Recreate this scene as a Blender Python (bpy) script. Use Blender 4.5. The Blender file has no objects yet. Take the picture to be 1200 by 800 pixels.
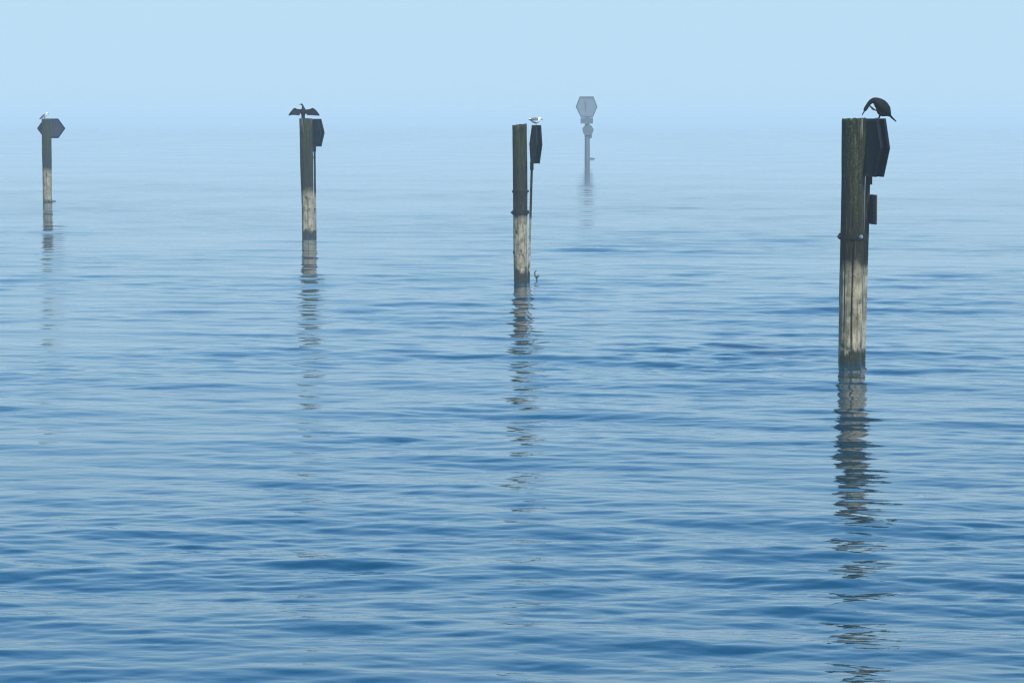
import bpy, bmesh, math, random
import numpy as np
from mathutils import Vector, Matrix, noise

scene = bpy.context.scene
COL = scene.collection
R = math.radians

# ------------------------------------------------------------------ camera
CAM_H = 3.85                      # eye height above the water, metres
FPX = 3333.333                    # focal length in pixels of the 1200 px wide photograph
HORIZON = 140.0                   # row of the horizon in the photograph
PITCH = math.atan((400.0 - HORIZON) / FPX)
cam_data = bpy.data.cameras.new("camera")
cam_data.sensor_width = 36.0
cam_data.lens = 36.0 * FPX / 1200.0
cam_data.clip_start = 0.5
cam_data.clip_end = 30000.0
cam = bpy.data.objects.new("camera", cam_data)
COL.objects.link(cam)
cam.location = (0.0, 0.0, CAM_H)
cam.rotation_euler = (math.pi / 2 - PITCH, 0.0, 0.0)
scene.camera = cam

# ------------------------------------------------------------------ sky and sun
SUN_ELEV, SUN_AZ = 46.0, 152.0    # behind the camera and to its right
world = bpy.data.worlds.new("World")
scene.world = world
world.use_nodes = True
wn, wl = world.node_tree.nodes, world.node_tree.links
wn.clear()
w_out = wn.new("ShaderNodeOutputWorld")
w_bg = wn.new("ShaderNodeBackground")
w_sky = wn.new("ShaderNodeTexSky")
w_sky.sky_type = 'NISHITA'
w_sky.sun_disc = False
w_sky.sun_elevation = R(SUN_ELEV)
w_sky.sun_rotation = R(SUN_AZ)
w_sky.air_density = 1.3
w_sky.dust_density = 0.6
w_sky.ozone_density = 2.5
w_tint = wn.new("ShaderNodeMix")
w_tint.data_type = 'RGBA'
w_tint.blend_type = 'MULTIPLY'
w_tint.inputs["Factor"].default_value = 1.0
w_tint.inputs["B"].default_value = (0.10, 0.66, 1.08, 1.0)
wl.new(w_sky.outputs["Color"], w_tint.inputs["A"])
# the fog bank veils the sky all round, thinning with height
w_tc = wn.new("ShaderNodeTexCoord")
w_sep = wn.new("ShaderNodeSeparateXYZ")
wl.new(w_tc.outputs["Generated"], w_sep.inputs[0])
w_abs = wn.new("ShaderNodeMath"); w_abs.operation = 'POWER'; w_abs.inputs[1].default_value = 2.0
wl.new(w_sep.outputs["Z"], w_abs.inputs[0])
w_mul = wn.new("ShaderNodeMath"); w_mul.operation = 'MULTIPLY'; w_mul.inputs[1].default_value = -9.0
wl.new(w_abs.outputs[0], w_mul.inputs[0])
w_exp = wn.new("ShaderNodeMath"); w_exp.operation = 'EXPONENT'
wl.new(w_mul.outputs[0], w_exp.inputs[0])
w_veil = wn.new("ShaderNodeMix")
w_veil.data_type = 'RGBA'
wl.new(w_exp.outputs[0], w_veil.inputs["Factor"])
wl.new(w_tint.outputs["Result"], w_veil.inputs["A"])
w_veil.inputs["B"].default_value = (2.54, 3.66, 4.58, 1.0)
wl.new(w_veil.outputs["Result"], w_bg.inputs["Color"])
w_bg.inputs["Strength"].default_value = 0.10
wl.new(w_bg.outputs["Background"], w_out.inputs["Surface"])

sun_data = bpy.data.lights.new("sun", 'SUN')
sun_data.energy = 2.5
sun_data.angle = R(3.0)
sun_data.color = (1.0, 0.96, 0.88)
sun = bpy.data.objects.new("sun", sun_data)
COL.objects.link(sun)
a_, e_ = R(SUN_AZ), R(SUN_ELEV)
to_sun = Vector((math.sin(a_) * math.cos(e_), math.cos(a_) * math.cos(e_), math.sin(e_)))
sun.rotation_euler = to_sun.to_track_quat('Z', 'Y').to_euler()
sun.location = to_sun * 60

vs = scene.view_settings
vs.view_transform = 'Standard'
vs.look = 'None'
vs.exposure = 1.0
vs.gamma = 1.0
vs.use_curve_mapping = False
scene.cycles.max_bounces = 8
scene.cycles.volume_bounces = 1
scene.cycles.use_denoising = True
scene.cycles.pixel_filter_type = 'BLACKMAN_HARRIS'
scene.cycles.filter_width = 1.15

# ------------------------------------------------------------------ helpers
FWD = Vector((0, math.cos(PITCH), -math.sin(PITCH)))
UP = Vector((0, math.sin(PITCH), math.cos(PITCH)))


def ray(x, y):
    return FWD + Vector((1, 0, 0)) * ((x - 600.0) / FPX) - UP * ((y - 400.0) / FPX)


def on_water(x, y):
    d = ray(x, y)
    t = -CAM_H / d.z
    return Vector((d.x * t, d.y * t, 0.0))


def at(x, y, Y):
    """the point of pixel (x, y) on the upright plane at distance Y"""
    d = ray(x, y)
    t = Y / d.y
    return Vector((d.x * t, Y, CAM_H + d.z * t))


def smooth(me):
    me.polygons.foreach_set("use_smooth", [True] * len(me.polygons))


def link_mesh(name, me, mat, parent=None, loc=None, rot=None):
    o = bpy.data.objects.new(name, me)
    COL.objects.link(o)
    if mat is not None and len(me.materials) == 0:
        me.materials.append(mat)
    if parent is not None:
        o.parent = parent
    if loc is not None:
        o.location = loc
    if rot is not None:
        o.rotation_euler = rot
    return o


def from_bm(name, bm, mat, parent=None, loc=None, rot=None, sm=False, bevel=0.0):
    if bevel:
        bmesh.ops.bevel(bm, geom=list(bm.edges), offset=bevel, segments=1, affect='EDGES')
    bmesh.ops.recalc_face_normals(bm, faces=bm.faces)
    me = bpy.data.meshes.new(name)
    bm.to_mesh(me)
    bm.free()
    if sm:
        smooth(me)
    return link_mesh(name, me, mat, parent, loc, rot)


def tag(o, label, cat, group=None, kind=None):
    o["label"] = label
    o["category"] = cat
    if group:
        o["group"] = group
    if kind:
        o["kind"] = kind
    return o


def thing(name, loc, label, cat, group=None):
    o = bpy.data.objects.new(name, None)
    o.empty_display_size = 0.2
    COL.objects.link(o)
    o.location = loc
    return tag(o, label, cat, group)


def prism(bm, pts, axis_from, axis_to):
    """pts: list of (u, v) drawn in the plane; axis_from/to: functions (u, v) -> Vector"""
    a = [bm.verts.new(axis_from(u, v)) for u, v in pts]
    b = [bm.verts.new(axis_to(u, v)) for u, v in pts]
    n = len(pts)
    bm.faces.new(a[::-1])
    bm.faces.new(b)
    for i in range(n):
        j = (i + 1) % n
        bm.faces.new((a[i], a[j], b[j], b[i]))


def box(bm, c, ax, ay, az):
    """box at c with half axis vectors"""
    c, ax, ay, az = Vector(c), Vector(ax), Vector(ay), Vector(az)
    v = [bm.verts.new(c + ax * i + ay * j + az * k) for k in (-1, 1) for j in (-1, 1) for i in (-1, 1)]
    for f in ((0, 2, 3, 1), (4, 5, 7, 6), (0, 1, 5, 4), (2, 6, 7, 3), (0, 4, 6, 2), (1, 3, 7, 5)):
        bm.faces.new([v[i] for i in f])


def tube(bm, pts, rad, seg=12, side=None, cap=True):
    """a tapered tube through pts; rad: list of r or (in-plane r, side r)"""
    pts = [Vector(p) for p in pts]
    rings = []
    for i, p in enumerate(pts):
        t = (pts[min(i + 1, len(pts) - 1)] - pts[max(i - 1, 0)]).normalized()
        s = Vector(side) if side is not None else Vector((0, 1, 0))
        if abs(t.dot(s)) > 0.95:
            s = Vector((1, 0, 0))
        n = t.cross(s).normalized()
        s = n.cross(t).normalized()
        r = rad[i]
        rn, rs = r if isinstance(r, tuple) else (r, r)
        rings.append([bm.verts.new(p + n * rn * math.cos(2 * math.pi * k / seg) + s * rs * math.sin(2 * math.pi * k / seg))
                      for k in range(seg)])
    for a, b in zip(rings[:-1], rings[1:]):
        for k in range(seg):
            bm.faces.new((a[k], a[(k + 1) % seg], b[(k + 1) % seg], b[k]))
    if cap:
        bm.faces.new(rings[0][::-1])
        bm.faces.new(rings[-1])
    return rings


# ------------------------------------------------------------------ materials
def new_mat(name):
    m = bpy.data.materials.new(name)
    m.use_nodes = True
    nt = m.node_tree
    b = nt.nodes["Principled BSDF"]
    return m, nt, b


def nd(nt, kind, **kw):
    n = nt.nodes.new(kind)
    for k, v in kw.items():
        if k.startswith("i_"):
            key = k[2:]
            n.inputs[int(key) if key.isdigit() else key].default_value = v
        else:
            setattr(n, k, v)
    return n


def mix(nt, fac, a, b, blend='MIX'):
    n = nt.nodes.new("ShaderNodeMix")
    n.data_type = 'RGBA'
    n.blend_type = blend
    for key, v in (("Factor", fac), ("A", a), ("B", b)):
        if isinstance(v, bpy.types.NodeSocket):
            nt.links.new(v, n.inputs[key])
        else:
            n.inputs[key].default_value = v
    return n.outputs["Result"]


def ramp(nt, fac, stops, interp='LINEAR'):
    n = nt.nodes.new("ShaderNodeValToRGB")
    n.color_ramp.interpolation = interp
    el = n.color_ramp.elements
    while len(el) < len(stops):
        el.new(0.5)
    for e, (p, c) in zip(el, stops):
        e.position = p
        e.color = c if len(c) == 4 else (*c, 1)
    nt.links.new(fac, n.inputs["Fac"])
    return n.outputs["Color"]


def maths(nt, op, a, b=None, clamp=False):
    n = nt.nodes.new("ShaderNodeMath")
    n.operation = op
    n.use_clamp = clamp
    for i, v in enumerate((a, b)):
        if v is None:
            continue
        if isinstance(v, bpy.types.NodeSocket):
            nt.links.new(v, n.inputs[i])
        else:
            n.inputs[i].default_value = v
    return n.outputs[0]


def wood_mat(name, tide=1.5, wet=0.3, seed=0.0, moss=1.0, pale=(0.36, 0.305, 0.20)):
    """weathered timber that stands in tidal water: wet dark foot, bleached tidal band, mossy top"""
    m, nt, b = new_mat(name)
    L = nt.links
    tc = nd(nt, "ShaderNodeTexCoord")
    mp = nd(nt, "ShaderNodeMapping")
    mp.inputs["Location"].default_value = (seed, seed * 0.7, 0)
    L.new(tc.outputs["Object"], mp.inputs["Vector"])
    sep = nd(nt, "ShaderNodeSeparateXYZ")
    L.new(tc.outputs["Object"], sep.inputs[0])
    z = sep.outputs["Z"]
    # stretched grain
    st = nd(nt, "ShaderNodeMapping")
    st.inputs["Scale"].default_value = (1, 1, 0.10)
    L.new(mp.outputs[0], st.inputs["Vector"])
    grain = nd(nt, "ShaderNodeTexNoise", i_Scale=34.0, i_Detail=6.0, i_Roughness=0.62)
    L.new(st.outputs[0], grain.inputs["Vector"])
    streak = nd(nt, "ShaderNodeTexNoise", i_Scale=9.0, i_Detail=5.0, i_Roughness=0.6)
    L.new(st.outputs[0], streak.inputs["Vector"])
    blot = nd(nt, "ShaderNodeTexNoise", i_Scale=5.5, i_Detail=7.0, i_Roughness=0.66)
    L.new(mp.outputs[0], blot.inputs["Vector"])
    fine = nd(nt, "ShaderNodeTexNoise", i_Scale=26.0, i_Detail=5.0, i_Roughness=0.6)
    L.new(mp.outputs[0], fine.inputs["Vector"])
    g, s, bl, fi = grain.outputs["Fac"], streak.outputs["Fac"], blot.outputs["Fac"], fine.outputs["Fac"]
    # upper timber
    dark = ramp(nt, g, [(0.36, (0.002, 0.002, 0.001)), (0.52, (0.012, 0.009, 0.003)), (0.70, (0.058, 0.043, 0.017))])
    green = ramp(nt, fi, [(0.36, (0.002, 0.004, 0.001)), (0.50, (0.018, 0.028, 0.003)), (0.66, (0.080, 0.092, 0.016))])
    mossf = maths(nt, 'MULTIPLY', ramp(nt, maths(nt, 'ADD', s, maths(nt, 'MULTIPLY', bl, 0.5)), [(0.60, (0, 0, 0)), (0.84, (1, 1, 1))]),
                  ramp(nt, maths(nt, 'MULTIPLY', maths(nt, 'SUBTRACT', z, tide + 0.2), 0.5, True), [(0.05, (0.15,) * 3), (0.7, (1, 1, 1))]))
    upper = mix(nt, maths(nt, 'MULTIPLY', mossf, moss, True), dark, green)
    lich = ramp(nt, bl, [(0.66, (0, 0, 0)), (0.72, (1, 1, 1))])
    upper = mix(nt, maths(nt, 'MULTIPLY', lich, 0.5), upper, (0.11, 0.10, 0.06, 1))
    drop = nd(nt, "ShaderNodeTexNoise", i_Scale=13.0, i_Detail=4.0, i_Roughness=0.55)
    st2 = nd(nt, "ShaderNodeMapping")
    st2.inputs["Scale"].default_value = (1, 1, 0.07)
    st2.inputs["Location"].default_value = (seed + 3.0, 1.0, 0)
    L.new(tc.outputs["Object"], st2.inputs["Vector"])
    L.new(st2.outputs[0], drop.inputs["Vector"])
    dropf = maths(nt, 'MULTIPLY', ramp(nt, drop.outputs["Fac"], [(0.60, (0, 0, 0)), (0.70, (0.7, 0.7, 0.7))]),
                  maths(nt, 'MULTIPLY', maths(nt, 'SUBTRACT', maths(nt, 'ADD', z, maths(nt, 'MULTIPLY', bl, 0.8)), 3.5), 2.2, True))
    upper = mix(nt, dropf, upper, (0.26, 0.25, 0.20, 1))
    # bleached band
    p = pale
    band = ramp(nt, g, [(0.28, tuple(c * 0.42 for c in p)), (0.46, tuple(c * 0.85 for c in p)), (0.70, tuple(min(c * 1.22, .6) for c in p))])
    band = mix(nt, maths(nt, 'MULTIPLY', ramp(nt, bl, [(0.42, (1, 1, 1)), (0.58, (0, 0, 0))]), 0.75), band, (0.11, 0.095, 0.05, 1))
    pit = ramp(nt, fi, [(0.33, (1, 1, 1)), (0.40, (0, 0, 0))])
    band = mix(nt, pit, band, (0.03, 0.026, 0.018, 1))
    # wet foot
    foot = ramp(nt, fi, [(0.3, (0.010, 0.011, 0.006)), (0.6, (0.034, 0.036, 0.018)), (0.8, (0.075, 0.075, 0.04))])
    zz = maths(nt, 'ADD', z, maths(nt, 'MULTIPLY', maths(nt, 'SUBTRACT', s, 0.5), 0.30))
    zz = maths(nt, 'ADD', zz, maths(nt, 'MULTIPLY', maths(nt, 'SUBTRACT', bl, 0.5), 0.60))
    zz = maths(nt, 'ADD', zz, maths(nt, 'MULTIPLY', maths(nt, 'SUBTRACT', g, 0.5), 0.25))
    f1 = maths(nt, 'MULTIPLY', maths(nt, 'SUBTRACT', zz, tide - 0.08), 5.0, True)
    f0 = maths(nt, 'MULTIPLY', maths(nt, 'SUBTRACT', zz, wet - 0.05), 8.0, True)
    col = mix(nt, f1, band, upper)
    col = mix(nt, f0, foot, col)
    ck = nd(nt, "ShaderNodeAttribute", attribute_name="crack")
    col = mix(nt, ck.outputs["Fac"], col, (0.008, 0.007, 0.005, 1))
    L.new(col, b.inputs["Base Color"])
    rr = mix(nt, f0, (0.28,) * 3 + (1,), (0.85,) * 3 + (1,))
    L.new(rr, b.inputs["Roughness"])
    b.inputs["Specular IOR Level"].default_value = 0.3
    bp = nd(nt, "ShaderNodeBump", i_Strength=0.7, i_Distance=0.02)
    L.new(maths(nt, 'ADD', g, maths(nt, 'MULTIPLY', fi, 0.6)), bp.inputs["Height"])
    L.new(bp.outputs["Normal"], b.inputs["Normal"])
    return m


def plain_mat(name, c0, c1, scale=14.0, rough=0.6, metal=0.0, stretch=(1, 1, 1), spec=0.3):
    m, nt, b = new_mat(name)
    tc = nd(nt, "ShaderNodeTexCoord")
    mp = nd(nt, "ShaderNodeMapping")
    mp.inputs["Scale"].default_value = stretch
    nt.links.new(tc.outputs["Object"], mp.inputs["Vector"])
    n = nd(nt, "ShaderNodeTexNoise", i_Scale=scale, i_Detail=5.0, i_Roughness=0.62)
    nt.links.new(mp.outputs[0], n.inputs["Vector"])
    c = ramp(nt, n.outputs["Fac"], [(0.32, c0), (0.68, c1)])
    nt.links.new(c, b.inputs["Base Color"])
    b.inputs["Roughness"].default_value = rough
    b.inputs["Metallic"].default_value = metal
    b.inputs["Specular IOR Level"].default_value = spec
    bp = nd(nt, "ShaderNodeBump", i_Strength=0.35, i_Distance=0.01)
    nt.links.new(n.outputs["Fac"], bp.inputs["Height"])
    nt.links.new(bp.outputs["Normal"], b.inputs["Normal"])
    return m


def plumage_mat(name, rough=0.7, sheen=0.0):
    """colour comes from the mesh's own plumage attribute, broken up by feather grain"""
    m, nt, b = new_mat(name)
    at_ = nd(nt, "ShaderNodeAttribute", attribute_name="plumage")
    tc = nd(nt, "ShaderNodeTexCoord")
    n = nd(nt, "ShaderNodeTexNoise", i_Scale=60.0, i_Detail=3.0)
    nt.links.new(tc.outputs["Object"], n.inputs["Vector"])
    v = ramp(nt, n.outputs["Fac"], [(0.3, (0.72,) * 3), (0.7, (1.15,) * 3)])
    nt.links.new(mix(nt, 1.0, at_.outputs["Color"], v, 'MULTIPLY'), b.inputs["Base Color"])
    b.inputs["Roughness"].default_value = rough
    b.inputs["Specular IOR Level"].default_value = 0.2
    return m


MAT_SIGN = plain_mat("navy_sign_back", (0.0015, 0.002, 0.006), (0.004, 0.005, 0.014), 9.0, 0.8, stretch=(1, 1, 0.25), spec=0.12)
MAT_RIM = plain_mat("sign_rim", (0.004, 0.005, 0.010), (0.014, 0.016, 0.024), 20.0, 0.7, spec=0.15)
MAT_STEEL = plain_mat("dark_rusty_steel", (0.004, 0.004, 0.004), (0.020, 0.016, 0.012), 30.0, 0.6, 0.3)
MAT_ZINC = plain_mat("grey_zinc", (0.16, 0.20, 0.20), (0.30, 0.36, 0.35), 30.0, 0.5, 0.4)
MAT_RUST = plain_mat("brown_timber_plate", (0.030, 0.018, 0.012), (0.085, 0.052, 0.036), 18.0, 0.8, stretch=(1, 1, 0.2))
MAT_BLACK = plain_mat("black_bird_skin", (0.003, 0.003, 0.003), (0.007, 0.006, 0.005), 40.0, 0.5)
MAT_BILL = plain_mat("dark_bill", (0.03, 0.03, 0.028), (0.07, 0.06, 0.05), 40.0, 0.45)
MAT_LEG = plain_mat("grey_leg", (0.05, 0.04, 0.035), (0.11, 0.08, 0.06), 40.0, 0.6)
MAT_PLUME = plumage_mat("plumage")
MAT_SNAG = plain_mat("grey_driftwood", (0.05, 0.06, 0.06), (0.16, 0.17, 0.16), 20.0, 0.8)
MAT_FAR = plain_mat("far_sign_face_fog_paled", (0.12, 0.145, 0.17), (0.17, 0.20, 0.23), 3.0, 0.7)  # paled towards fog grey, so distance haze is partly painted into the colour
MAT_FARDARK = plain_mat("far_sign_dark_fog_paled", (0.06, 0.074, 0.085), (0.10, 0.116, 0.13), 4.0, 0.7)  # darker parts of the far sign, lightened too as painted fog fade

# ------------------------------------------------------------------ water
rng = np.random.default_rng(11)
F1024 = FPX * 1024 / 1200
ypx = np.arange(600.0, 2.0, -0.40)
r_fine = CAM_H * F1024 / ypx
r_near = np.geomspace(0.6, r_fine[0], 40)[:-1]
rr_ = np.concatenate([r_near, r_fine])
th_f = np.linspace(-R(13.2), R(13.2), 580)
th_c = np.linspace(R(13.2), 2 * math.pi - R(13.2), 100)[1:-1]
th = np.concatenate([th_f, th_c])                     # 0 is straight ahead (+Y), closed round
NR, NT = len(rr_), len(th)
dth = np.concatenate([np.full(len(th_f), th_f[1] - th_f[0]), np.full(len(th_c), th_c[1] - th_c[0])])
dr = np.gradient(rr_)
Rg, Tg = np.meshgrid(rr_, th, indexing='ij')
X = (Rg * np.sin(Tg)).astype(np.float64)
Y = (Rg * np.cos(Tg)).astype(np.float64)
Z = np.zeros_like(X)
SLOPE = 0.053
NW = 130
lams = np.exp(rng.uniform(math.log(0.16), math.log(7.0), NW))
wgt = np.interp(np.log(lams), np.log([0.16, 0.3, 0.6, 1.2, 2.5, 5.0, 7.0]), [0.6, 0.8, 1.15, 1.2, 1.0, 0.6, 0.3])
wgt /= math.sqrt((wgt ** 2).sum())
# slow patches of calmer and livelier water
patch = np.zeros_like(X)
for _ in range(14):
    lam = math.exp(rng.uniform(math.log(7), math.log(40)))
    an = rng.uniform(0, 2 * math.pi)
    k = 2 * math.pi / lam
    patch += np.sin(k * (X * math.sin(an) + Y * math.cos(an)) + rng.uniform(0, 6.28)) / math.sqrt(14)
patch = np.clip(1.0 + 0.40 * patch, 0.3, 1.9)
tt = np.clip((Y - 70.0) / 160.0, 0, 1)
patch *= 1.0 - 0.60 * tt * tt * (3 - 2 * tt)      # the water lies calmer out under the fog
lost = np.zeros_like(X)          # slope variance of ripples finer than the mesh can carry
colstep = rr_[:, None] * np.array([dth[0], dth[-1]])[None, :]
for lam, w in zip(lams, wgt):
    an = rng.normal(0.06, 0.40)
    kx, ky = math.sin(an), math.cos(an)
    k = 2 * math.pi / lam
    amp = SLOPE * math.sqrt(2.0) * w / k
    wr = np.clip((lam / max(abs(ky), 0.2) / dr - 1.7) / 1.6, 0, 1)
    wc = np.clip((lam / max(abs(kx), 0.2) / colstep - 2.2) / 2.0, 0, 1)
    fade = np.empty((NR, NT))
    fade[:, :len(th_f)] = (wr * wc[:, 0])[:, None]
    fade[:, len(th_f):] = (wr * wc[:, 1])[:, None]
    lost += (SLOPE * w) ** 2 * (1 - fade ** 2)
    rows = np.nonzero(fade[:, 0] > 0)[0]
    if len(rows) == 0:
        continue
    i1 = rows[-1] + 1
    ph = k * (kx * X[:i1] + ky * Y[:i1]) + rng.uniform(0, 6.28)
    sn = np.sin(ph)
    Z[:i1] += amp * (sn + 0.28 * np.cos(2 * ph)) * fade[:i1]
Z *= patch
lost = np.sqrt(np.maximum(lost, 0)) * patch
co = np.stack([X, Y, Z], axis=-1).reshape(-1, 3).astype(np.float32)
ii, jj = np.meshgrid(np.arange(NR - 1), np.arange(NT), indexing='ij')
j2 = (jj + 1) % NT
quads = np.stack([ii * NT + jj, ii * NT + j2, (ii + 1) * NT + j2, (ii + 1) * NT + jj], axis=-1).reshape(-1, 4)[:, ::-1]
nq = len(quads)
wm = bpy.data.meshes.new("water")
wm.vertices.add(len(co))
wm.vertices.foreach_set("co", co.ravel())
wm.loops.add(nq * 4)
wm.loops.foreach_set("vertex_index", quads.astype(np.int32).ravel())
wm.polygons.add(nq)
wm.polygons.foreach_set("loop_start", np.arange(0, nq * 4, 4, dtype=np.int32))
wm.polygons.foreach_set("loop_total", np.full(nq, 4, dtype=np.int32))
wm.polygons.foreach_set("use_smooth", np.ones(nq, dtype=bool))
wm.update()
wm.validate()
ra = wm.attributes.new("ripple", 'FLOAT', 'POINT')
ra.data.foreach_set("value", np.sqrt(np.clip(0.15 * lost, 0.0012, 0.2)).astype(np.float32).ravel())

m, nt, b = new_mat("lake_water")
b.inputs["Base Color"].default_value = (0.002, 0.036, 0.058, 1)
ripple = nd(nt, "ShaderNodeAttribute", attribute_name="ripple")
nt.links.new(ripple.outputs["Fac"], b.inputs["Roughness"])
b.inputs["IOR"].default_value = 1.9
tc = nd(nt, "ShaderNodeTexCoord")
mp = nd(nt, "ShaderNodeMapping")
mp.inputs["Scale"].default_value = (0.7, 1.25, 1.0)
nt.links.new(tc.outputs["Object"], mp.inputs["Vector"])
n1 = nd(nt, "ShaderNodeTexNoise", i_Scale=9.0, i_Detail=3.0, i_Roughness=0.55)
nt.links.new(mp.outputs[0], n1.inputs["Vector"])
bp = nd(nt, "ShaderNodeBump", i_Strength=0.22, i_Distance=0.010)
nt.links.new(n1.outputs["Fac"], bp.inputs["Height"])
nt.links.new(bp.outputs["Normal"], b.inputs["Normal"])
MAT_WATER = m
water = link_mesh("water", wm, MAT_WATER)
water["kind"] = "structure"
water["label"] = "rippled blue water reaching into the fog"

# ------------------------------------------------------------------ channel markers
HEX = [(-0.655, 0.0), (-0.33, 0.455), (0.33, 0.455), (0.655, 0.0), (0.33, -0.455), (-0.33, -0.455)]


def pile_mesh(base_c, top_c, r0, r1, seed, slant=0.0, cracks=(), holes=()):
    """a driven round timber: base_c / top_c are local points, bottom goes on below the water"""
    rnd = random.Random(seed)
    bm = bmesh.new()
    lay = bm.verts.layers.float.new("crack")
    H = top_c.z
    z0 = -1.2
    rows, seg = 130, 132
    prev = None
    for i in range(rows + 1):
        t = i / rows
        z = z0 + (H - z0) * t
        u = z / H
        c = base_c.lerp(top_c, u)
        r = r0 + (r1 - r0) * max(u, 0)
        ring = []
        for k in range(seg):
            th = 2 * math.pi * k / seg
            d = Vector((math.cos(th), math.sin(th), 0))
            q = Vector((d.x * 1.4 + seed * 3.1, d.y * 1.4, z * 0.55))
            q2 = Vector((d.x * 6 + seed, d.y * 6, z * 2.2))
            q3 = Vector((d.x * 9 + seed, d.y * 9, z * 0.5 + 7))
            rad = r * (1 + 0.075 * noise.noise(q) + 0.030 * noise.noise(q2) + 0.022 * noise.noise(q3))
            ckv = 0.0
            for (ang, za, zb, dep) in cracks:
                if za < z < zb:
                    mid = ang + 0.10 * noise.noise(Vector((seed, z * 1.1, ang)))
                    dd = (th - mid + math.pi) % (2 * math.pi) - math.pi
                    wd = 0.035 + 0.03 * (0.5 + 0.5 * noise.noise(Vector((z * 3, ang, seed))))
                    gq = math.exp(-(dd / wd) ** 2) * min(1, (z - za) * 4, (zb - z) * 4)
                    rad -= dep * gq
                    ckv = max(ckv, min(1.0, gq * 1.25) * min(1, dep / 0.012))
            for (ang, hz, hr) in holes:
                dd = ((th - ang + math.pi) % (2 * math.pi) - math.pi) * r
                gq = math.exp(-((dd / hr) ** 2 + ((z - hz) / (hr * 1.5)) ** 2))
                rad -= 0.02 * gq
                ckv = max(ckv, min(1.0, gq * 1.3))
            zz = z
            if i == rows:
                rad *= 0.985
                zz = z + slant * d.x + 0.022 * noise.noise(q2 * 0.8)
            elif i == rows - 1:
                zz = z + slant * d.x * 0.9
            nv = bm.verts.new((c.x + d.x * rad, c.y + d.y * rad, zz))
            nv[lay] = ckv
            ring.append(nv)
        if prev:
            for k in range(seg):
                bm.faces.new((prev[k], prev[(k + 1) % seg], ring[(k + 1) % seg], ring[k]))
        prev = ring
    # worn end grain
    for f, dz in ((0.72, -0.002), (0.38, -0.012), (0.1, -0.02)):
        ring = []
        for k in range(seg):
            p = prev[k].co
            o = Vector((top_c.x, top_c.y, H))
            n = o + (prev[k].co - o) * (f if f > 0.7 else f / 0.72)
            th = 2 * math.pi * k / seg
            d = Vector((math.cos(th), math.sin(th), 0))
            n = Vector((top_c.x + d.x * r1 * f, top_c.y + d.y * r1 * f, H + slant * d.x * f + dz + 0.008 * noise.noise(d * 5 * f + Vector((seed, 0, 0)))))
            ring.append(bm.verts.new(n))
        for k in range(seg):
            bm.faces.new((prev[k], prev[(k + 1) % seg], ring[(k + 1) % seg], ring[k]))
        prev = ring
    bm.faces.new(prev)
    return bm


def hex_panel(parent, name, center, t, up, nrm, off, thick, mat, rim=True, pts=HEX):
    """a flat elongated hexagon board of real thickness; t / up / nrm: its axes"""
    bm = bmesh.new()
    c = Vector(center)
    prism(bm, pts, lambda u, v: c + t * u + up * v + nrm * (off - thick / 2), lambda u, v: c + t * u + up * v + nrm * (off + thick / 2))
    p = from_bm(name, bm, mat, parent, bevel=0.003)
    if rim:
        bm = bmesh.new()
        s = 1 if off >= 0 else -1
        w = 0.045
        for side in (s,):
            n = len(pts)
            o = [c + t * u + up * v + nrm * (off + side * (thick / 2 + 0.002)) for u, v in pts]
            i_ = [c + t * u * (1 - w * 1.9) + up * v * (1 - w * 2.2) + nrm * (off + side * (thick / 2 + 0.002)) for u, v in pts]
            h = nrm * side * 0.012
            for k in range(n):
                j = (k + 1) % n
                vv = [bm.verts.new(x) for x in (o[k], o[j], i_[j], i_[k], o[k] + h, o[j] + h, i_[j] + h, i_[k] + h)]
                for f in ((0, 1, 2, 3), (7, 6, 5, 4), (0, 4, 5, 1), (2, 6, 7, 3)):
                    bm.faces.new([vv[q] for q in f])
        from_bm("rim", bm, MAT_RIM, p)
    return p


def strap(parent, pile_pts, z, h, r, mat=None):
    """steel band round the pile at height z"""
    c = pile_pts[0].lerp(pile_pts[1], z / pile_pts[1].z)
    bm = bmesh.new()
    seg = 48
    prof = [(r, -h / 2), (r + 0.014, -h / 2), (r + 0.014, h / 2), (r, h / 2)]
    rings = [[bm.verts.new((c.x + math.cos(2 * math.pi * k / seg) * a, c.y + math.sin(2 * math.pi * k / seg) * a, z + q + 0.006 * math.sin(3 * 2 * math.pi * k / seg)))
              for a, q in prof] for k in range(seg)]
    for k in range(seg):
        a, b_ = rings[k], rings[(k + 1) % seg]
        for i in range(4):
            j = (i + 1) % 4
            bm.faces.new((a[i], a[j], b_[j], b_[i]))
    s = from_bm("strap", bm, mat or MAT_STEEL, parent)
    return s, c


def bolt(parent, p, d, r, l, mat):
    bm = bmesh.new()
    d = Vector(d).normalized()
    tube(bm, [Vector(p), Vector(p) + d * l * 0.55, Vector(p) + d * l * 0.56, Vector(p) + d * l],
         [r, r, r * 0.6, r * 0.55], seg=6, side=(0, 0, 1))
    return from_bm("bolt", bm, mat, parent)


def marker(label, base, top, wbase, wtop, seed, f, sign_px, post_px, tide, wet, slant=0.0, cracks=(), holes=()):
    """base/top: (x, y) pixel of pile centre; w: widths in px; post_px: ((x,y) low, (x,y) high)"""
    B = on_water(*base)
    Yd = B.y
    mpp = (Yd * math.cos(PITCH)) / FPX
    T = at(top[0], top[1], Yd) - B
    root = thing("channel_marker", B, label, "channel marker", "hexagon sign markers in the water")
    r0, r1 = wbase * mpp / 2, wtop * mpp / 2
    c0, c1 = Vector((0, 0, 0)), Vector((T.x, 0, T.z))
    wood = wood_mat("pile_timber", tide=tide, wet=wet, seed=seed * 1.7)
    pile = from_bm("pile", pile_mesh(c0, c1, r0, r1, seed, slant, cracks, holes), wood, root, sm=True)
    return root, B, mpp, c0, c1, r0, r1, pile


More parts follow.
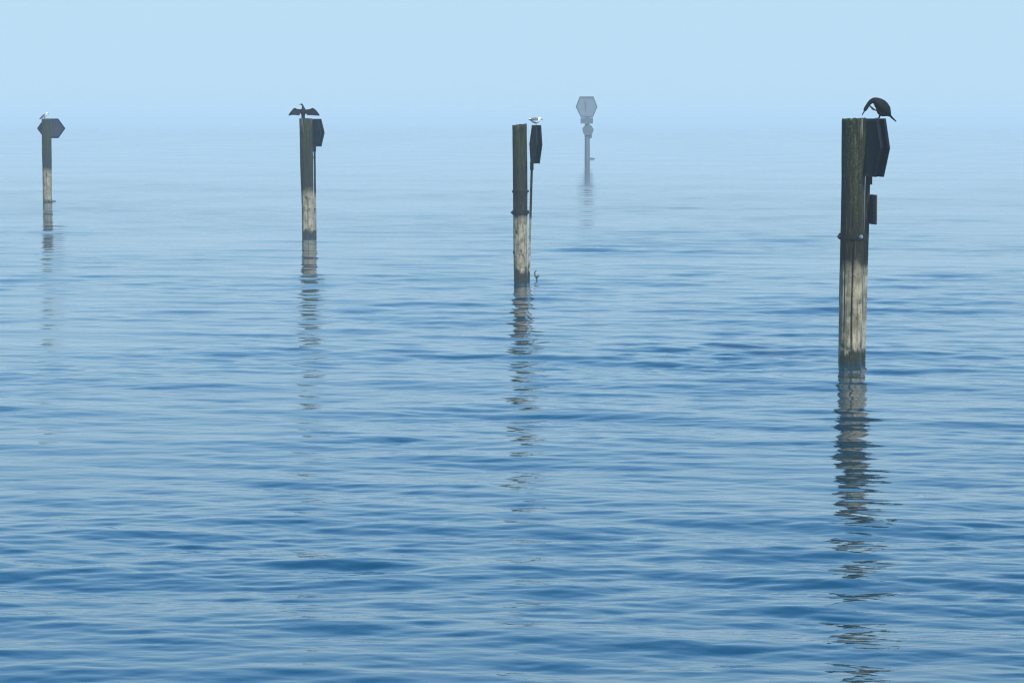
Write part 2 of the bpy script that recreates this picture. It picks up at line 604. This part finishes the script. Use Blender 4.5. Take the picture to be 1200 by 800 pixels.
def sign_post(root, B, lo, hi, Yoff, half, tide, seed, drop=-1.0):
    """slim square post; lo / hi are pixels of its centre line"""
    Yd = B.y + Yoff
    a, c = at(lo[0], lo[1], Yd) - B, at(hi[0], hi[1], Yd) - B
    d = (c - a)
    a2 = a + d * ((drop - a.z) / d.z)
    bm = bmesh.new()
    n = 40
    prev = None
    for i in range(n + 1):
        p = a2.lerp(c, i / n)
        ring = []
        for sx, sy in ((-1, -1), (1, -1), (1, 1), (-1, 1)):
            j = 0.10 * half * noise.noise(Vector((sx + seed, sy, p.z * 3)))
            ring.append(bm.verts.new((p.x + sx * (half + j), p.y + sy * (half + j), p.z)))
        if prev:
            for k in range(4):
                bm.faces.new((prev[k], prev[(k + 1) % 4], ring[(k + 1) % 4], ring[k]))
        else:
            bm.faces.new(ring[::-1])
        prev = ring
    bm.faces.new(prev)
    m = wood_mat("sign_post_timber", tide=tide, wet=0.2, seed=seed + 5.0, moss=0.2, pale=(0.34, 0.31, 0.25))
    return from_bm("sign_post", bm, m, root), a, c


def oblique_axes(px, f):
    """board axes for a board whose far end is to the left, foreshortened to f of its width"""
    view = math.atan((px - 600.0) / FPX)
    phi = view - math.asin(f)               # bearing of the board's long axis
    t = Vector((math.sin(phi), math.cos(phi), 0))
    n = Vector((math.cos(phi), -math.sin(phi), 0))
    return t, n


# --- pile with the scratching cormorant -------------------------------------------------
rootA, BA, kA, a0, a1, rA0, rA1, pileA = marker(
    "mossy cracked timber pile with a small brown plate below its dark side sign",
    (995.6, 426.5), (1001.2, 139.0), 27.0, 28.0, 1, 0.245, None, None, 1.52, 0.24, 0.004,
    cracks=((-1.60, 0.12, 2.0, 0.045), (-1.05, 0.25, 1.1, 0.010), (-2.35, 0.4, 1.9, 0.012), (-1.2, 2.3, 3.9, 0.010), (-2.0, 2.0, 3.8, 0.008), (-1.75, 1.7, 2.6, 0.014)),
    holes=((-1.72, 0.80, 0.016), (-0.75, 0.98, 0.018), (-2.3, 1.5, 0.014), (-1.3, 1.2, 0.010), (-1.9, 0.5, 0.012)))
postA, pa, pb = sign_post(rootA, BA, (1011.2, 428), (1018.4, 160), 0.40, 0.034, 1.52, 1)
tA, nA = oblique_axes(1025, 0.245)
ctrA = at(1025.5, 173, BA.y + 0.06) - BA
tiltA = Vector((0.022, 0, 1)).normalized()
hex_panel(rootA, "sign_panel", ctrA, tA, tiltA, nA, 0.048, 0.024, MAT_SIGN)
hex_panel(rootA, "sign_panel", ctrA, tA, tiltA, nA, -0.048, 0.024, MAT_SIGN)
cb = at(1018.4, 209, BA.y + 0.40) - BA
bm = bmesh.new()
box(bm, cb, nA * 0.040, tA * 0.06, Vector((0, 0, 0.10)))
from_bm("bracket", bm, MAT_STEEL, rootA, bevel=0.004)
cp = at(1021.2, 245.5, BA.y + 0.40) - BA
bm = bmesh.new()
box(bm, cp, nA * 0.022, tA * 0.17, Vector((0, 0, 0.23)))
pl = from_bm("side_plate", bm, MAT_SIGN, rootA, bevel=0.004)
bm = bmesh.new()
box(bm, cp + nA * 0.036, nA * 0.012, tA * 0.18, Vector((0, 0, 0.235)))
from_bm("backing_board", bm, MAT_RUST, pl, bevel=0.004)
zA = (at(998, 277, BA.y) - BA).z
st, cc = strap(rootA, (a0, a1), zA, 0.085, rA0 * 1.075)
bolt(st, cc + Vector((-rA0 * 0.96, -0.05, 0.0)), (-1, -0.5, 0), 0.05, 0.06, MAT_STEEL)
bolt(st, cc + Vector((rA0 * 0.62, -rA0 * 0.82, 0.0)), (0.5, -1, 0), 0.036, 0.05, MAT_ZINC)
bolt(st, cc + Vector((rA0 * 0.25, -rA0 * 1.0, 0.004)), (0.2, -1, 0), 0.026, 0.045, MAT_STEEL)
bm = bmesh.new()
box(bm, cc + Vector((rA0 * 1.06, 0.20, 0)), (0.03, 0, 0), (0, 0.21, 0), (0, 0, 0.035))
from_bm("bracket", bm, MAT_STEEL, rootA, bevel=0.004)

# --- pile with the leaning sign post and the white gull ---------------------------------
rootB, BB, kB, b0, b1, rB0, rB1, pileB = marker(
    "slim timber pile with a separate leaning sign post and a white gull on the sign",
    (610.2, 329.5), (608.9, 146.2), 16.2, 17.2, 2, 0.13, None, None, 1.52, 0.28, 0.018,
    cracks=((-2.0, 0.9, 1.6, 0.007), (-0.95, 0.3, 1.2, 0.006), (-1.4, 2.2, 3.6, 0.008)),
    holes=((-2.25, 1.17, 0.03), (-1.5, 0.73, 0.022), (-1.15, 0.61, 0.02), (-1.8, 0.9, 0.014)))
postB, pa, pb = sign_post(rootB, BB, (619.4, 331), (624.0, 168), 0.58, 0.029, 1.50, 2)
tB, nB = oblique_axes(628, 0.14)
ctrB = at(627.9, 169.2, BB.y + 0.05) - BB
tiltB = Vector((0.035, 0, 1)).normalized()
hex_panel(rootB, "sign_panel", ctrB, tB, tiltB, nB, 0.042, 0.020, MAT_SIGN)
hex_panel(rootB, "sign_panel", ctrB, tB, tiltB, nB, -0.042, 0.020, MAT_SIGN)
cb = at(623.2, 194.5, BB.y + 0.58) - BB
bm = bmesh.new()
box(bm, cb, nB * 0.034, tB * 0.08, Vector((0, 0, 0.10)))
from_bm("bracket", bm, MAT_STEEL, rootB, bevel=0.004)
for yy, hh in ((249.0, 0.10), (224.5, 0.05)):
    zz = (at(610, yy, BB.y) - BB).z
    st, cc = strap(rootB, (b0, b1), zz, hh, rB0 * 1.07)
    if hh > 0.06:
        bolt(st, cc + Vector((-rB0 * 0.95, -0.04, 0)), (-1, -0.3, 0), 0.045, 0.07, MAT_STEEL)
    bm = bmesh.new()
    box(bm, cc + Vector((rB0 * 1.10, 0.30, 0)), (0.03, 0, 0), (0, 0.30, 0), (0, 0, hh * 0.35))
    from_bm("bracket", bm, MAT_STEEL, rootB, bevel=0.003)
bm = bmesh.new()   # knot bulging from the bleached band
zz = (at(603, 295, BB.y) - BB).z
tube(bm, [(-rB0 * 0.8, -0.05, zz), (-rB0 * 1.0, -0.06, zz), (-rB0 * 1.08, -0.065, zz + .01)], [0.06, 0.05, 0.02], 8, side=(0, 0, 1))
from_bm("knot", bm, MAT_RUST, rootB, sm=True)

# --- pile with the wing-drying cormorant ------------------------------------------------
rootC, BC, kC, c0_, c1_, rC0, rC1, pileC = marker(
    "thick timber pile with dark sign at its side, a cormorant drying spread wings on top",
    (361.3, 277.0), (358.3, 139.0), 14.6, 15.2, 3, 0.33, None, None, 1.46, 0.19, 0.0,
    cracks=((-1.5, 0.2, 1.4, 0.014), (-1.0, 1.4, 3.6, 0.016), (-2.1, 1.7, 3.7, 0.016), (-1.5, 1.9, 3.8, 0.012)),
    holes=((-1.75, 1.28, 0.035), (-1.2, 0.9, 0.02)))
postC, pa, pb = sign_post(rootC, BC, (369.8, 278), (368.2, 143), 0.27, 0.033, 1.40, 3)
tC, nC = oblique_axes(370, 0.33)
ctrC = at(370.4, 155.6, BC.y + 0.08) - BC
upZ = Vector((0, 0, 1))
hex_panel(rootC, "sign_panel", ctrC, tC, upZ, nC, 0.045, 0.022, MAT_SIGN)
hex_panel(rootC, "sign_panel", ctrC, tC, upZ, nC, -0.045, 0.022, MAT_SIGN)
cb = at(368.5, 174, BC.y + 0.27) - BC
bm = bmesh.new()
box(bm, cb, nC * 0.036, tC * 0.06, Vector((0, 0, 0.11)))
from_bm("bracket", bm, MAT_STEEL, rootC, bevel=0.004)
for zz in (0.9, 2.6):
    cc = c0_.lerp(c1_, zz / c1_.z)
    bm = bmesh.new()
    box(bm, cc + Vector((rC0 * 1.0, 0.16, 0)), (0.03, 0, 0), (0, 0.14, 0), (0, 0, 0.02))
    from_bm("bracket", bm, MAT_STEEL, rootC, bevel=0.003)

# --- misty pile with the sign spread wide behind it -------------------------------------
rootD, BD, kD, d0_, d1_, rD0, rD1, pileD = marker(
    "misty timber pile with a wide hexagon sign seen from behind, gull on top",
    (55.6, 237.3), (54.4, 139.5), 10.6, 11.4, 4, 1.0, None, None, 1.46, 0.10, 0.0,
    cracks=((-1.5, 0.2, 3.6, 0.012), (-1.0, 1.4, 3.6, 0.012)))
viewD = math.atan((60 - 600.0) / FPX)
tD = Vector((math.cos(viewD + 0.10), -math.sin(viewD + 0.10), 0))
nD = Vector((math.sin(viewD + 0.10), math.cos(viewD + 0.10), 0))
offD = rD1 + 0.075
ctrD = at(60.0, 150.6, BD.y + offD) - BD
hex_panel(rootD, "sign_panel", ctrD, tD, upZ, nD, 0.0, 0.024, MAT_SIGN)
bm = bmesh.new()
prism(bm, [(u * 0.86, v * 0.84) for u, v in HEX], lambda u, v: ctrD + tD * u + upZ * v - nD * 0.026, lambda u, v: ctrD + tD * u + upZ * v - nD * 0.0145)
MAT_BACK = plain_mat("slate_sign_back", (0.014, 0.018, 0.032), (0.034, 0.040, 0.062), 5.0, 0.7, spec=0.15)
from_bm("back_sheet", bm, MAT_BACK, rootD.children[-1] if rootD.children[-1].name.startswith("sign_panel") else [c for c in rootD.children if c.name.startswith("sign_panel")][0], bevel=0.002)
for dz in (0.28, -0.28):
    bm = bmesh.new()
    cc = d0_.lerp(d1_, (ctrD.z + dz) / d1_.z)
    box(bm, (cc.x, rD1 + 0.022, ctrD.z + dz), (0.22, 0, 0), (0, 0.045, 0), (0, 0, 0.045))
    from_bm("batten", bm, MAT_RUST, rootD, bevel=0.004)
bm = bmesh.new()     # broken timber stub just above the water
tube(bm, [(0.10, -0.02, 0.05), (0.26, -0.04, 0.065), (0.40, -0.05, 0.06)], [0.06, 0.05, 0.035], 8, side=(0, 0, 1))
from_bm("stub", bm, MAT_FARDARK, rootD)

# --- far sign in the fog, part of its fade put into the colours ----------------------------------------------------------
BE = on_water(688.2, 186.5)
kE = BE.y * math.cos(PITCH) / FPX
rootE = thing("channel_sign", BE, "tall faint fog-grey hexagon sign on a pile with a smaller board below", "channel sign")
Yf = BE.y


def pe(x, y, dy=0.0):
    return at(x, y, Yf + dy) - BE


topE = pe(688.0, 116)
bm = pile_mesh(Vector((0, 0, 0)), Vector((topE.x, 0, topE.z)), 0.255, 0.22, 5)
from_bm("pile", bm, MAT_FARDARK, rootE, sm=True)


def board(name, px, dy, th, mat, parent):
    bm = bmesh.new()
    prism(bm, px, lambda x, y: pe(x, y, dy), lambda x, y: pe(x, y, dy - th))
    return from_bm(name, bm, mat, parent, bevel=0.008)


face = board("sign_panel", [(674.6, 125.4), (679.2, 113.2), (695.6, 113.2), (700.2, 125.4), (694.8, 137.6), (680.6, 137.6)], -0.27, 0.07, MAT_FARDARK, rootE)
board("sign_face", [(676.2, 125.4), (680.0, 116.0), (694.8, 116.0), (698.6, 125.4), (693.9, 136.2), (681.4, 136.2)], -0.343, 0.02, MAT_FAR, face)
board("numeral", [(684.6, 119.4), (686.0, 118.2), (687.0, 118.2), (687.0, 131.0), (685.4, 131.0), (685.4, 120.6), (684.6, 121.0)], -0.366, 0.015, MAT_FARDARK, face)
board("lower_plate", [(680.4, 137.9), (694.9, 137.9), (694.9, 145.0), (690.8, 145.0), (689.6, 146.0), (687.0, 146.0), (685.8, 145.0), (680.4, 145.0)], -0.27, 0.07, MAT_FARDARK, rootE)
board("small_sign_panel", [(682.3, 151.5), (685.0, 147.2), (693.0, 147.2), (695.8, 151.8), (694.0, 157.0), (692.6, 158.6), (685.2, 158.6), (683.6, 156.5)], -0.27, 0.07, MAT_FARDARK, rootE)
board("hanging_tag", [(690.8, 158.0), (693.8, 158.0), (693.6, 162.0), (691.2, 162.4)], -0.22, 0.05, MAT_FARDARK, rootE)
bm = bmesh.new()
tube(bm, [(0.2, -0.1, 0.03), (0.5, -0.16, 0.05), (0.75, -0.2, 0.0)], [0.10, 0.09, 0.05], 8, side=(0, 0, 1))
from_bm("stub", bm, MAT_FARDARK, rootE)

# ------------------------------------------------------------------ birds


def remeshed(name, bm, voxel, smooth_it=6, colour=None):
    """fuse overlapping lofts into one continuous skin"""
    bmesh.ops.recalc_face_normals(bm, faces=bm.faces)
    me = bpy.data.meshes.new(name + "_raw")
    bm.to_mesh(me)
    bm.free()
    o = bpy.data.objects.new(name + "_raw", me)
    COL.objects.link(o)
    md = o.modifiers.new("r", 'REMESH')
    md.mode = 'VOXEL'
    md.voxel_size = voxel
    sm = o.modifiers.new("s", 'SMOOTH')
    sm.factor = 0.5
    sm.iterations = smooth_it
    dg = bpy.context.evaluated_depsgraph_get()
    ev = o.evaluated_get(dg)
    out = bpy.data.meshes.new_from_object(ev)
    out.name = name
    bpy.data.objects.remove(o, do_unlink=True)
    bpy.data.meshes.remove(me)
    smooth(out)
    if colour:
        ca = out.color_attributes.new("plumage", 'FLOAT_COLOR', 'POINT')
        vals = []
        for v in out.vertices:
            vals.extend((*colour(v.co), 1.0))
        ca.data.foreach_set("color", vals)
    out.materials.clear()
    out.materials.append(MAT_PLUME)
    return out


def foot(bm, p, l, ax, r):
    """three webbed toes spread from p along ax"""
    p = Vector(p)
    ax = Vector(ax).normalized()
    for a in (-0.5, 0, 0.5):
        d = Matrix.Rotation(a, 3, 'Z') @ ax
        tube(bm, [p + Vector((0, 0, r)), p + d * l + Vector((0, 0, r * 0.7))], [r, r * 0.7], 6, side=(0, 0, 1))


# 1. hunched cormorant scratching its neck, on the sign of the cracked pile
Yc = BA.y + 0.06
stand = at(1030.2, 138.9, Yc)
TOPA = max((pileA.matrix_world @ Vector(v)).z for v in pileA.bound_box)
sign_topA = BA.z + ctrA.z + 0.455 * tiltA.z
stand.z = sign_topA + 0.001
k = kA
O = Vector((1030.2, 138.9, 0))


def q(x, y, d=0.0):
    return Vector(((x - 1030.2) * k, d, (138.9 - y) * k))


root = thing("cormorant", stand, "hunched black cormorant with bent neck and raised foot on cracked pile's sign", "cormorant")
bm = bmesh.new()
tube(bm, [q(1043.2, 136.2), q(1041.2, 133.2), q(1038.6, 129.8), q(1035.4, 126.3), q(1032.0, 123.2), q(1028.8, 120.6), q(1026.0, 118.6), q(1023.6, 118.0), q(1020.8, 119.0), q(1018.4, 121.2), q(1016.6, 123.8), q(1015.0, 126.4), q(1013.6, 128.8), q(1012.7, 130.4)],
     [x * k for x in (1.5, 3.6, 6.1, 7.2, 7.2, 6.2, 4.7, 3.6, 2.9, 2.5, 2.3, 2.4, 2.1, 1.1)], 16)
tube(bm, [q(1028.5, 126.5), q(1031.5, 131.0), q(1035.0, 133.2), q(1040.5, 134.2)], [3.0 * k, 4.2 * k, 3.8 * k, 2.2 * k], 12)
tube(bm, [q(1041, 133.5), q(1045.5, 138.2), q(1050.3, 142.6)], [(1.6 * k, 2.2 * k), (1.2 * k, 2.8 * k), (0.7 * k, 2.6 * k)], 10)
for sgn in (-1, 1):    # folded wings lying on the flanks
    tube(bm, [q(1027.5, 120.5, sgn * 4.6 * k), q(1032.5, 123.0, sgn * 6.2 * k), q(1038, 128.6, sgn * 5.2 * k), q(1043.6, 135.4, sgn * 2.4 * k)],
         [(2.5 * k, 1.2 * k), (4.6 * k, 1.6 * k), (3.6 * k, 1.4 * k), (0.9 * k, 0.8 * k)], 10)


def cormorant_col(co):
    n = noise.noise(co * 30)
    v = 0.004 + 0.003 * n
    return (v * 1.05, v * 0.95, v)


body = link_mesh("body", remeshed("body", bm, 0.007, 5, cormorant_col), None, root)
bm = bmesh.new()
tube(bm, [q(1013.0, 130.0), q(1011.6, 132.6), q(1010.5, 134.4), q(1010.2, 135.6)], [1.1 * k, 0.75 * k, 0.6 * k, 0.25 * k], 8)
from_bm("bill", bm, MAT_BILL, root, sm=True)
bm = bmesh.new()
tube(bm, [q(1031.6, 132, 0.03), q(1031.6, 135.0, 0.03), q(1030.2, 138.6, 0.03)], [2.2 * k, 1.4 * k, 0.85 * k], 8)
foot(bm, q(1030.2, 138.9, 0.03), 0.06, (-1, 0.0, 0), 0.006)
from_bm("leg", bm, MAT_BLACK, root, sm=True)
bm = bmesh.new()
tube(bm, [q(1029.0, 129.5, -0.04), q(1025.6, 129.4, -0.05), q(1022.6, 127.9, -0.05), q(1020.2, 125.6, -0.045), q(1018.6, 124.0, -0.035)], [1.4 * k, 0.7 * k, 1.3 * k, 1.0 * k, 0.7 * k], 8)
from_bm("leg", bm, MAT_BLACK, root, sm=True)
for sgn in (-1, 1):
    bm = bmesh.new()
    bmesh.ops.create_icosphere(bm, subdivisions=1, radius=0.006, matrix=Matrix.Translation(q(1014.4, 127.6, sgn * 0.026)))
    from_bm("eye", bm, MAT_ZINC, root, sm=True)

# 2. cormorant drying its wings
k = kC
ox, oy = 355.2, 138.9
topC = BC + c1_
standC = Vector((at(ox, oy, BC.y).x, BC.y, topC.z - 0.004))
root = thing("cormorant", standC, "black cormorant holding both wings spread out to dry on pile top", "cormorant")


def q(x, y, d=0.0):
    return Vector(((x - ox) * k, d, (oy - y) * k))


bm = bmesh.new()
tube(bm, [q(355.1, 138.0, .03), q(355.2, 136.2, .02), q(355.4, 133.4), q(355.4, 130.6), q(355.5, 128.4), q(355.4, 126.8), q(355.1, 125.3), q(354.7, 123.7), q(354.1, 122.6), q(353.3, 122.2), q(352.4, 122.4)],
     [x * k for x in (1.5, 2.0, 2.7, 3.1, 2.8, 2.0, 1.25, 1.0, 1.0, 1.05, 0.6)], 14)
tube(bm, [q(355.2, 135.4, 0.05), q(355.3, 137.9, 0.16), q(355.4, 138.2, 0.27)], [(0.05, 0.06), (0.03, 0.06), (0.015, 0.055)], 10)
WL = [(353.4, 128.0), (350.8, 128.0), (348.4, 127.6), (346.6, 126.5), (345.4, 126.3), (344.2, 127.2), (342.4, 129.0), (340.2, 131.8), (338.4, 134.4), (338.4, 135.8),
      (340.2, 135.0), (341.0, 135.3), (342.4, 134.5), (343.4, 134.9), (345.0, 134.4), (346.4, 134.8), (348.0, 134.7), (349.4, 135.3), (351.0, 135.2), (351.8, 133.4), (353.6, 132.6)]
WR = [(357.2, 128.2), (360.4, 128.2), (363.2, 127.8), (365.4, 126.8), (367.2, 126.3), (368.4, 127.2), (370.8, 129.2), (373.2, 132.2), (374.7, 134.6), (374.4, 135.8),
      (372.6, 135.2), (371.6, 135.5), (370.2, 134.5), (368.6, 134.6), (367.0, 134.1), (365.2, 134.5), (363.4, 134.3), (361.6, 135.1), (360.4, 134.9), (358.8, 133.2), (357.0, 132.4)]
for W in (WL, WR):
    def dep(x):
        s = abs(x - 355.4) / 19.0
        return (-0.10 * math.sin(min(s, 1) * 2.6))       # wrists reach a little forward
    prism(bm, W, lambda x, y: q(x, y, dep(x) - 0.016), lambda x, y: q(x, y, dep(x) + 0.016))
bmesh.ops.triangulate(bm, faces=bm.faces)


def wing_col(co):
    v = 0.004 + 0.003 * noise.noise(co * 25)
    if abs(co.x) > 0.12:
        v += 0.006 * max(0, noise.noise(Vector((co.x * 28, 0, co.z * 5))))
        return (v * 1.5, v * 0.95, v * 0.9)
    return (v, v * 0.95, v)


link_mesh("body", remeshed("body", bm, 0.008, 3, wing_col), None, root)
bm = bmesh.new()
tube(bm, [q(352.8, 122.3), q(351.6, 122.2), q(350.7, 122.3), q(350.4, 122.7)], [0.55 * k, 0.4 * k, 0.32 * k, 0.12 * k], 8)
from_bm("bill", bm, MAT_BILL, root, sm=True)
for sgn in (-1, 1):
    bm = bmesh.new()
    tube(bm, [q(355.2 + sgn * 1.2, 136.4), q(355.2 + sgn * 1.2, 138.7)], [0.03, 0.018], 8)
    foot(bm, q(355.2 + sgn * 1.2, 138.9), 0.07, (0, -1, 0), 0.008)
    from_bm("leg", bm, MAT_BLACK, root, sm=True)

# 3. white gull on the leaning sign
k = kB
ox, oy = 628.0, 144.9
stop = BB + ctrB + tiltB * 0.455
standG = Vector((at(ox, 146.2, BB.y + 0.05).x, BB.y + 0.05, stop.z + 0.001))
root = thing("gull", standG, "white gull with grey back standing on the leaning post's dark sign", "gull")


def q(x, y, d=0.0):
    return Vector(((x - ox) * k, d, (oy - y) * k))


bm = bmesh.new()
tube(bm, [q(619.9, 137.3), q(621.6, 138.0), q(623.6, 138.8), q(626.0, 139.5), q(628.4, 139.7), q(630.4, 139.0), q(631.6, 138.0), q(632.4, 137.2), q(633.3, 137.2), q(634.0, 137.8)],
     [x * k for x in (0.7, 1.2, 2.5, 3.5, 3.6, 2.9, 2.1, 1.9, 1.65, 0.7)], 14)
for sgn in (-1, 1):
    tube(bm, [q(630.0, 139.0, sgn * 2.0 * k), q(627, 139.4, sgn * 2.9 * k), q(623.6, 138.8, sgn * 2.1 * k), q(619.4, 138.7, sgn * 0.9 * k)],
         [(1.2 * k, .8 * k), (2.3 * k, 0.9 * k), (1.5 * k, 0.8 * k), (0.4 * k, 0.4 * k)], 10)


def gull_col(co):
    x, y = co.x / k + ox, oy - co.z / k
    if x < 622.6 and y > 138.1:
        return (0.03, 0.03, 0.035)
    if 622.0 < x < 630.6 and abs(y - 137.6 - 0.3 * noise.noise(co * 40)) < 2.3 and (abs(co.y) > 1.2 * k or y < 138.6):
        return (0.13, 0.14, 0.15)
    return (0.80, 0.80, 0.78)


link_mesh("body", remeshed("body", bm, 0.005, 4, gull_col), None, root)
bm = bmesh.new()
tube(bm, [q(633.7, 137.7), q(635.2, 138.3), q(636.2, 139.0)], [0.55 * k, 0.45 * k, 0.15 * k], 8)
from_bm("bill", bm, MAT_BILL, root, sm=True)
for sgn in (-1, 1):
    bm = bmesh.new()
    tube(bm, [q(628.0, 142.0, sgn * 0.03), q(628.2, 143.4, sgn * 0.03), q(628.0, 144.8, sgn * 0.03)], [0.5 * k, 0.3 * k, 0.26 * k], 6)
    foot(bm, q(628.0, 144.9, sgn * 0.03), 0.035, (1, 0, 0), 0.004)
    from_bm("leg", bm, MAT_LEG, root, sm=True)

# 4. grey gull on the wide misty sign
k = kD
ox, oy = 52.6, 139.6
Yg = BD.y + offD + ctrD.y * 0
standH = at(ox, oy, BD.y + ctrD.y)
standH.z = BD.z + ctrD.z + 0.455 + 0.001
root = thing("gull", standH, "small grey-backed gull with head raised on the wide misty sign", "gull")
bm = bmesh.new()
tube(bm, [q(46.2, 140.4), q(47.6, 139.2), q(49.4, 137.9), q(51.4, 136.6), q(53.2, 135.6), q(54.3, 134.4), q(54.9, 133.3), q(55.6, 133.0), q(56.2, 133.4)],
     [x * k for x in (0.4, 0.8, 1.4, 1.9, 1.7, 1.25, 1.1, 1.0, 0.45)], 14)


def gull2_col(co):
    x, y = co.x / k + ox, oy - co.z / k
    mid = 140.4 - (x - 46.2) * 0.66
    if x < 48.2:
        return (0.05, 0.05, 0.055)
    if x < 53.6 and y < mid + 0.5:
        return (0.13, 0.135, 0.15)
    return (0.75, 0.75, 0.74)


link_mesh("body", remeshed("body", bm, 0.008, 4, gull2_col), None, root)
bm = bmesh.new()
tube(bm, [q(56.0, 133.3), q(56.8, 133.6), q(57.3, 134.0)], [0.36 * k, 0.28 * k, 0.1 * k], 8)
from_bm("bill", bm, MAT_BILL, root, sm=True)
for sgn in (-1, 1):
    bm = bmesh.new()
    tube(bm, [q(52.2, 137.6, sgn * 0.03), q(52.6, 139.5, sgn * 0.012)], [0.016, 0.010], 6)
    foot(bm, q(52.6, 139.6, sgn * 0.010), 0.03, (1, 0, 0), 0.004)
    from_bm("leg", bm, MAT_LEG, root, sm=True)

# ------------------------------------------------------------------ snag in the water beside the leaning post
SB = on_water(629.0, 329.0)
k = SB.y * math.cos(PITCH) / FPX
ox, oy = 629.0, 329.0
snag = thing("driftwood_snag", SB, "small grey curled stick poking out of the water beside the leaning post", "driftwood")
bm = bmesh.new()
tube(bm, [q(629.4, 336), q(629.2, 329), q(628.9, 326.2), q(627.6, 323.6), q(626.6, 321.0), q(626.9, 318.4), q(628.2, 317.0), q(629.2, 317.1)],
     [x * k for x in (0.8, 0.9, 0.85, 1.3, 0.95, 0.85, 0.8, 0.3)], 8)
from_bm("stem", bm, MAT_SNAG, snag, sm=True)
bm = bmesh.new()
tube(bm, [q(628.0, 324.6), q(629.6, 324.3, -.02), q(631.0, 323.2, -.03), q(631.6, 321.2, -.02)], [x * k for x in (1.0, 1.5, 1.3, 0.5)], 8)
from_bm("side_shoot", bm, MAT_SNAG, snag, sm=True)

# ------------------------------------------------------------------ fog
HX, HT = 6200.0, 7.2
bm = bmesh.new()
box(bm, (0, 0, (HT - 1.5) / 2), (HX, 0, 0), (0, HX, 0), (0, 0, (HT + 1.5) / 2))
hm = bpy.data.materials.new("fog_air")
hm.use_nodes = True
hn, hl = hm.node_tree.nodes, hm.node_tree.links
hn.clear()
ho = hn.new("ShaderNodeOutputMaterial")
hv = hn.new("ShaderNodeVolumePrincipled")
hv.inputs["Color"].default_value = (0.84, 0.965, 0.96, 1)
hv.inputs["Density"].default_value = 0.0011
hv.inputs["Anisotropy"].default_value = 0.0
hl.new(hv.outputs["Volume"], ho.inputs["Volume"])
haze = from_bm("haze", bm, hm)
haze["kind"] = "stuff"
haze["label"] = "pale blue fog lying over the water"
